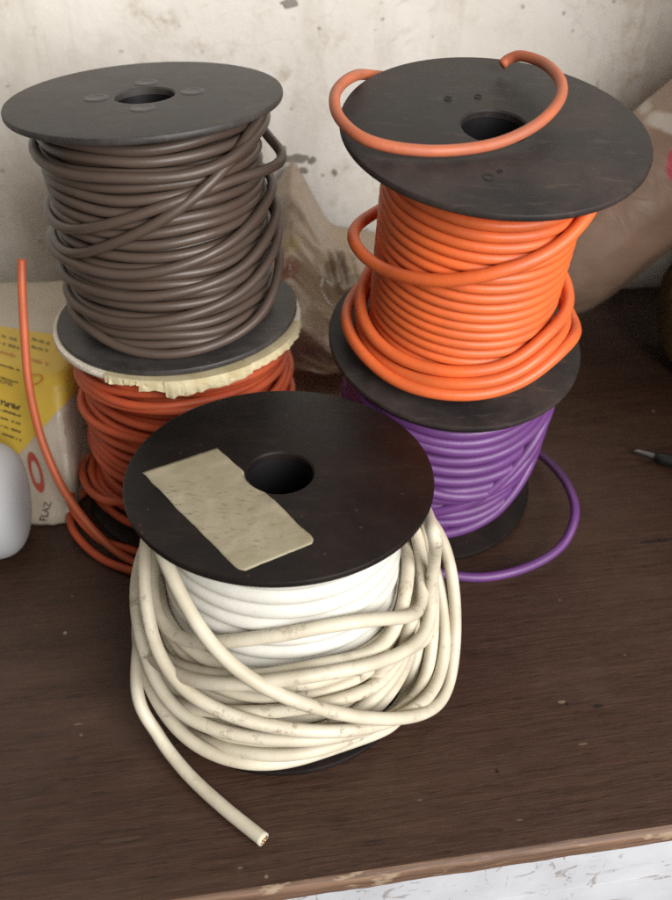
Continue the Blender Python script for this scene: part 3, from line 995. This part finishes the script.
def drape(px, py, lift):
    d = Vector(ray(px, py)).normalized()
    h = bvh.ray_cast(Vector(C0), d)
    if h[0] is None:
        return None
    return h[0] + h[1] * lift


def patch(name, quad, mat, lift, nu=24, nv=24):
    """print conforming to the packet's skin; quad corners are TL,TR,BR,BL"""
    q = [np.array(c, float) for c in quad]
    G = {}
    V, Fc = [], []
    for j in range(nv + 1):
        for i in range(nu + 1):
            u, v = i / nu, j / nv
            p = (q[0] * (1 - u) + q[1] * u) * (1 - v) + (q[3] * (1 - u) + q[2] * u) * v
            h = drape(p[0], p[1], lift)
            if h is not None:
                G[i, j] = len(V); V.append(h)
    for j in range(nv):
        for i in range(nu):
            ks = [(i, j), (i, j + 1), (i + 1, j + 1), (i + 1, j)]
            if all(k in G for k in ks):
                pts = [V[G[k]] for k in ks]
                if max((pts[a] - pts[b]).length for a in range(4) for b in range(a)) < .02:
                    Fc.append(tuple(G[k] for k in ks))
    return link(name, mesh(name, V, Fc), mat, packet)


M['yellow'] = mat_plain('yellow_print', (.62, .42, .055), .5, .15, 40, .0002)
M['ink'] = mat_plain('black_print', (.05, .042, .035), .5)
M['redink'] = mat_plain('red_print', (.42, .07, .045), .5)
M['orink'] = mat_plain('orange_print', (.50, .16, .04), .5)
lab = patch('yellow_label', [(-40, 321), (58, 336), (80, 386), (-2, 478)], M['yellow'], .0005, 30, 30)


def text_patch(name, s, org, ux, uy, mat, lift=.0011):
    """org: seen place of the baseline start; ux/uy: seen vectors of one em"""
    cu = bpy.data.curves.new(name, 'FONT'); cu.body = s; cu.size = 1; cu.resolution_u = 2
    tmp = bpy.data.objects.new('tmp', cu); COL.objects.link(tmp)
    dg = bpy.context.evaluated_depsgraph_get(); dg.update()
    src = bpy.data.meshes.new_from_object(tmp.evaluated_get(dg))
    bpy.data.objects.remove(tmp)
    V, ok = [], True
    for v in src.vertices:
        h = drape(org[0] + ux[0] * v.co.x + uy[0] * v.co.y, org[1] + ux[1] * v.co.x + uy[1] * v.co.y, lift)
        if h is None: ok = False; break
        V.append(h)
    if not ok: return None
    return link(name, mesh(name, V, [tuple(p.vertices) for p in src.polygons]), mat, packet, False)


def strokes(name, rows, mat, lift=.001):
    """lines of fine print too small to read: short uneven dashes lying on the label"""
    V, Fc = [], []
    for (x0, y0, x1, y1, hgt) in rows:
        L = math.hypot(x1 - x0, y1 - y0); dx, dy = (x1 - x0) / L, (y1 - y0) / L
        s = 0
        while s < L:
            wl = random.uniform(.8, 2.6)
            if random.random() < .8:
                hh = hgt * random.uniform(.5, 1)
                c = []
                for a, b in ((0, 0), (wl * .7, 0), (wl * .7, -hh), (0, -hh)):
                    c.append(drape(x0 + dx * (s + a) - dy * b * 0 + b * .0, y0 + dy * (s + a) + b, lift))
                if all(k is not None for k in c):
                    n0 = len(V); V += c; Fc.append((n0, n0 + 1, n0 + 2, n0 + 3))
            s += wl
    if V: link(name, mesh(name, V, Fc), mat, packet, False)


k = .24
strokes('fine_print', [(2, 338, 16, 342, 2.2), (0, 345, 18, 350, 2.2), (32, 341, 50, 346, 2.2), (32, 349, 48, 353, 2.0), (0, 366, 20, 372, 2.0), (0, 378, 20, 384, 1.8),
                       (2, 402, 20, 407, 3), (0, 410, 22, 417, 2.4), (1, 418, 22, 425, 2.4), (2, 426, 22, 433, 2.4), (3, 434, 22, 441, 2.4)], M['ink'])
for row in ((0, 354, 18, 359, 2.4), (31, 362, 50, 367, 2.6)):
    strokes('orange_print', [row], M['orink'])
strokes('bold_print', [(2, 405, 20, 410, 4.0)], M['ink'])


def ring_patch(name, cx, cy, rx, ry, wd, ang, mat, lift=.001, n=40):
    V, Fc = [], []
    ca, sa = math.cos(ang), math.sin(ang)
    for i in range(n):
        a = 2 * PI * i / n
        for f in (1, 1 - wd):
            x, y = rx * f * math.cos(a), ry * f * math.sin(a)
            h = drape(cx + x * ca - y * sa, cy + x * sa + y * ca, lift)
            if h is None: return
            V.append(h)
    for i in range(n):
        j = (i + 1) % n; Fc.append((2 * i, 2 * i + 1, 2 * j + 1, 2 * j))
    link(name, mesh(name, V, Fc), mat, packet, False)


ring_patch('red_ring', 36, 380, 8.5, 5, .22, -.25, M['orink'])
ring_patch('red_mark', 37, 472, 21, 6, .42, 1.3, M['redink'])
text_patch('bold_lettering', 'TIONS', (-4, 382), (6.2, 1.6), (1.2, -5.6), M['ink'])
text_patch('side_lettering', 'FLAZ', (47, 521), (2.2, -8.6), (-10, -.8), M['ink'])

# white plastic bottle lying at the left edge
bot = bpy.data.objects.new('plastic_bottle', None); COL.objects.link(bot)
bc = on_z(-29, 503, .0255)
bot.location = (bc[0] - .012, bc[1] - .002, .0255)
bot.rotation_euler = (0, 0, math.radians(10))
tag(bot, 'smooth white plastic bottle lying at the left edge in front of the packet', 'bottle')
prof = []
for i in range(24):
    a = i / 23 * PI / 2
    prof.append((.0255 * math.sin(a) ** .62, .020 + .0150 * max(0, math.cos(a)) ** .75 if i < 23 else .020))
prof += [(.0255, -.06), (.024, -.066), (.012, -.070), (.009, -.072), (.009, -.078), (0, -.078)]
V, Fc = lathe(prof, 64, False)
me = mesh('bottle_body', [(z, x, y) for x, y, z in V], Fc); recalc(me)
M['bottle'] = mat_plain('white_plastic', (.47, .475, .48), .55, .08, 40, .0001, Subsurface_Weight=.0)
link('bottle_body', me, M['bottle'], bot)
V, Fc = lathe([(0, -.079), (.0105, -.079), (.011, -.080), (.011, -.094), (.0095, -.096), (0, -.096)], 48, False)
me = mesh('cap', [(z, x, y) for x, y, z in V], Fc); recalc(me)
link('cap', me, M['bottle'], bot)

# =================================================================== LIGHT
wd = bpy.data.worlds.new('World'); SC.world = wd; wd.use_nodes = True
bgn = wd.node_tree.nodes['Background']
bgn.inputs['Color'].default_value = (1.0, .90, .80, 1)
bgn.inputs['Strength'].default_value = .18


def area(name, loc, aim, sx, sy, power, col):
    L = bpy.data.lights.new(name, 'AREA'); L.shape = 'RECTANGLE'; L.size = sx; L.size_y = sy; L.energy = power; L.color = col
    o = bpy.data.objects.new(name, L); COL.objects.link(o)
    o.location = loc
    o.rotation_euler = (Vector(aim) - Vector(loc)).to_track_quat('-Z', 'Y').to_euler()
    return o


area('window_light', (.50, -.42, .47), (0, .3, .08), .66, .66, 17, (1.0, .985, .965))

SC.view_settings.view_transform = 'Standard'
SC.view_settings.look = 'None'
SC.view_settings.exposure = 0
SC.view_settings.gamma = 1
SC.render.engine = 'CYCLES'
SC.cycles.use_denoising = False
SC.cycles.max_bounces = 8
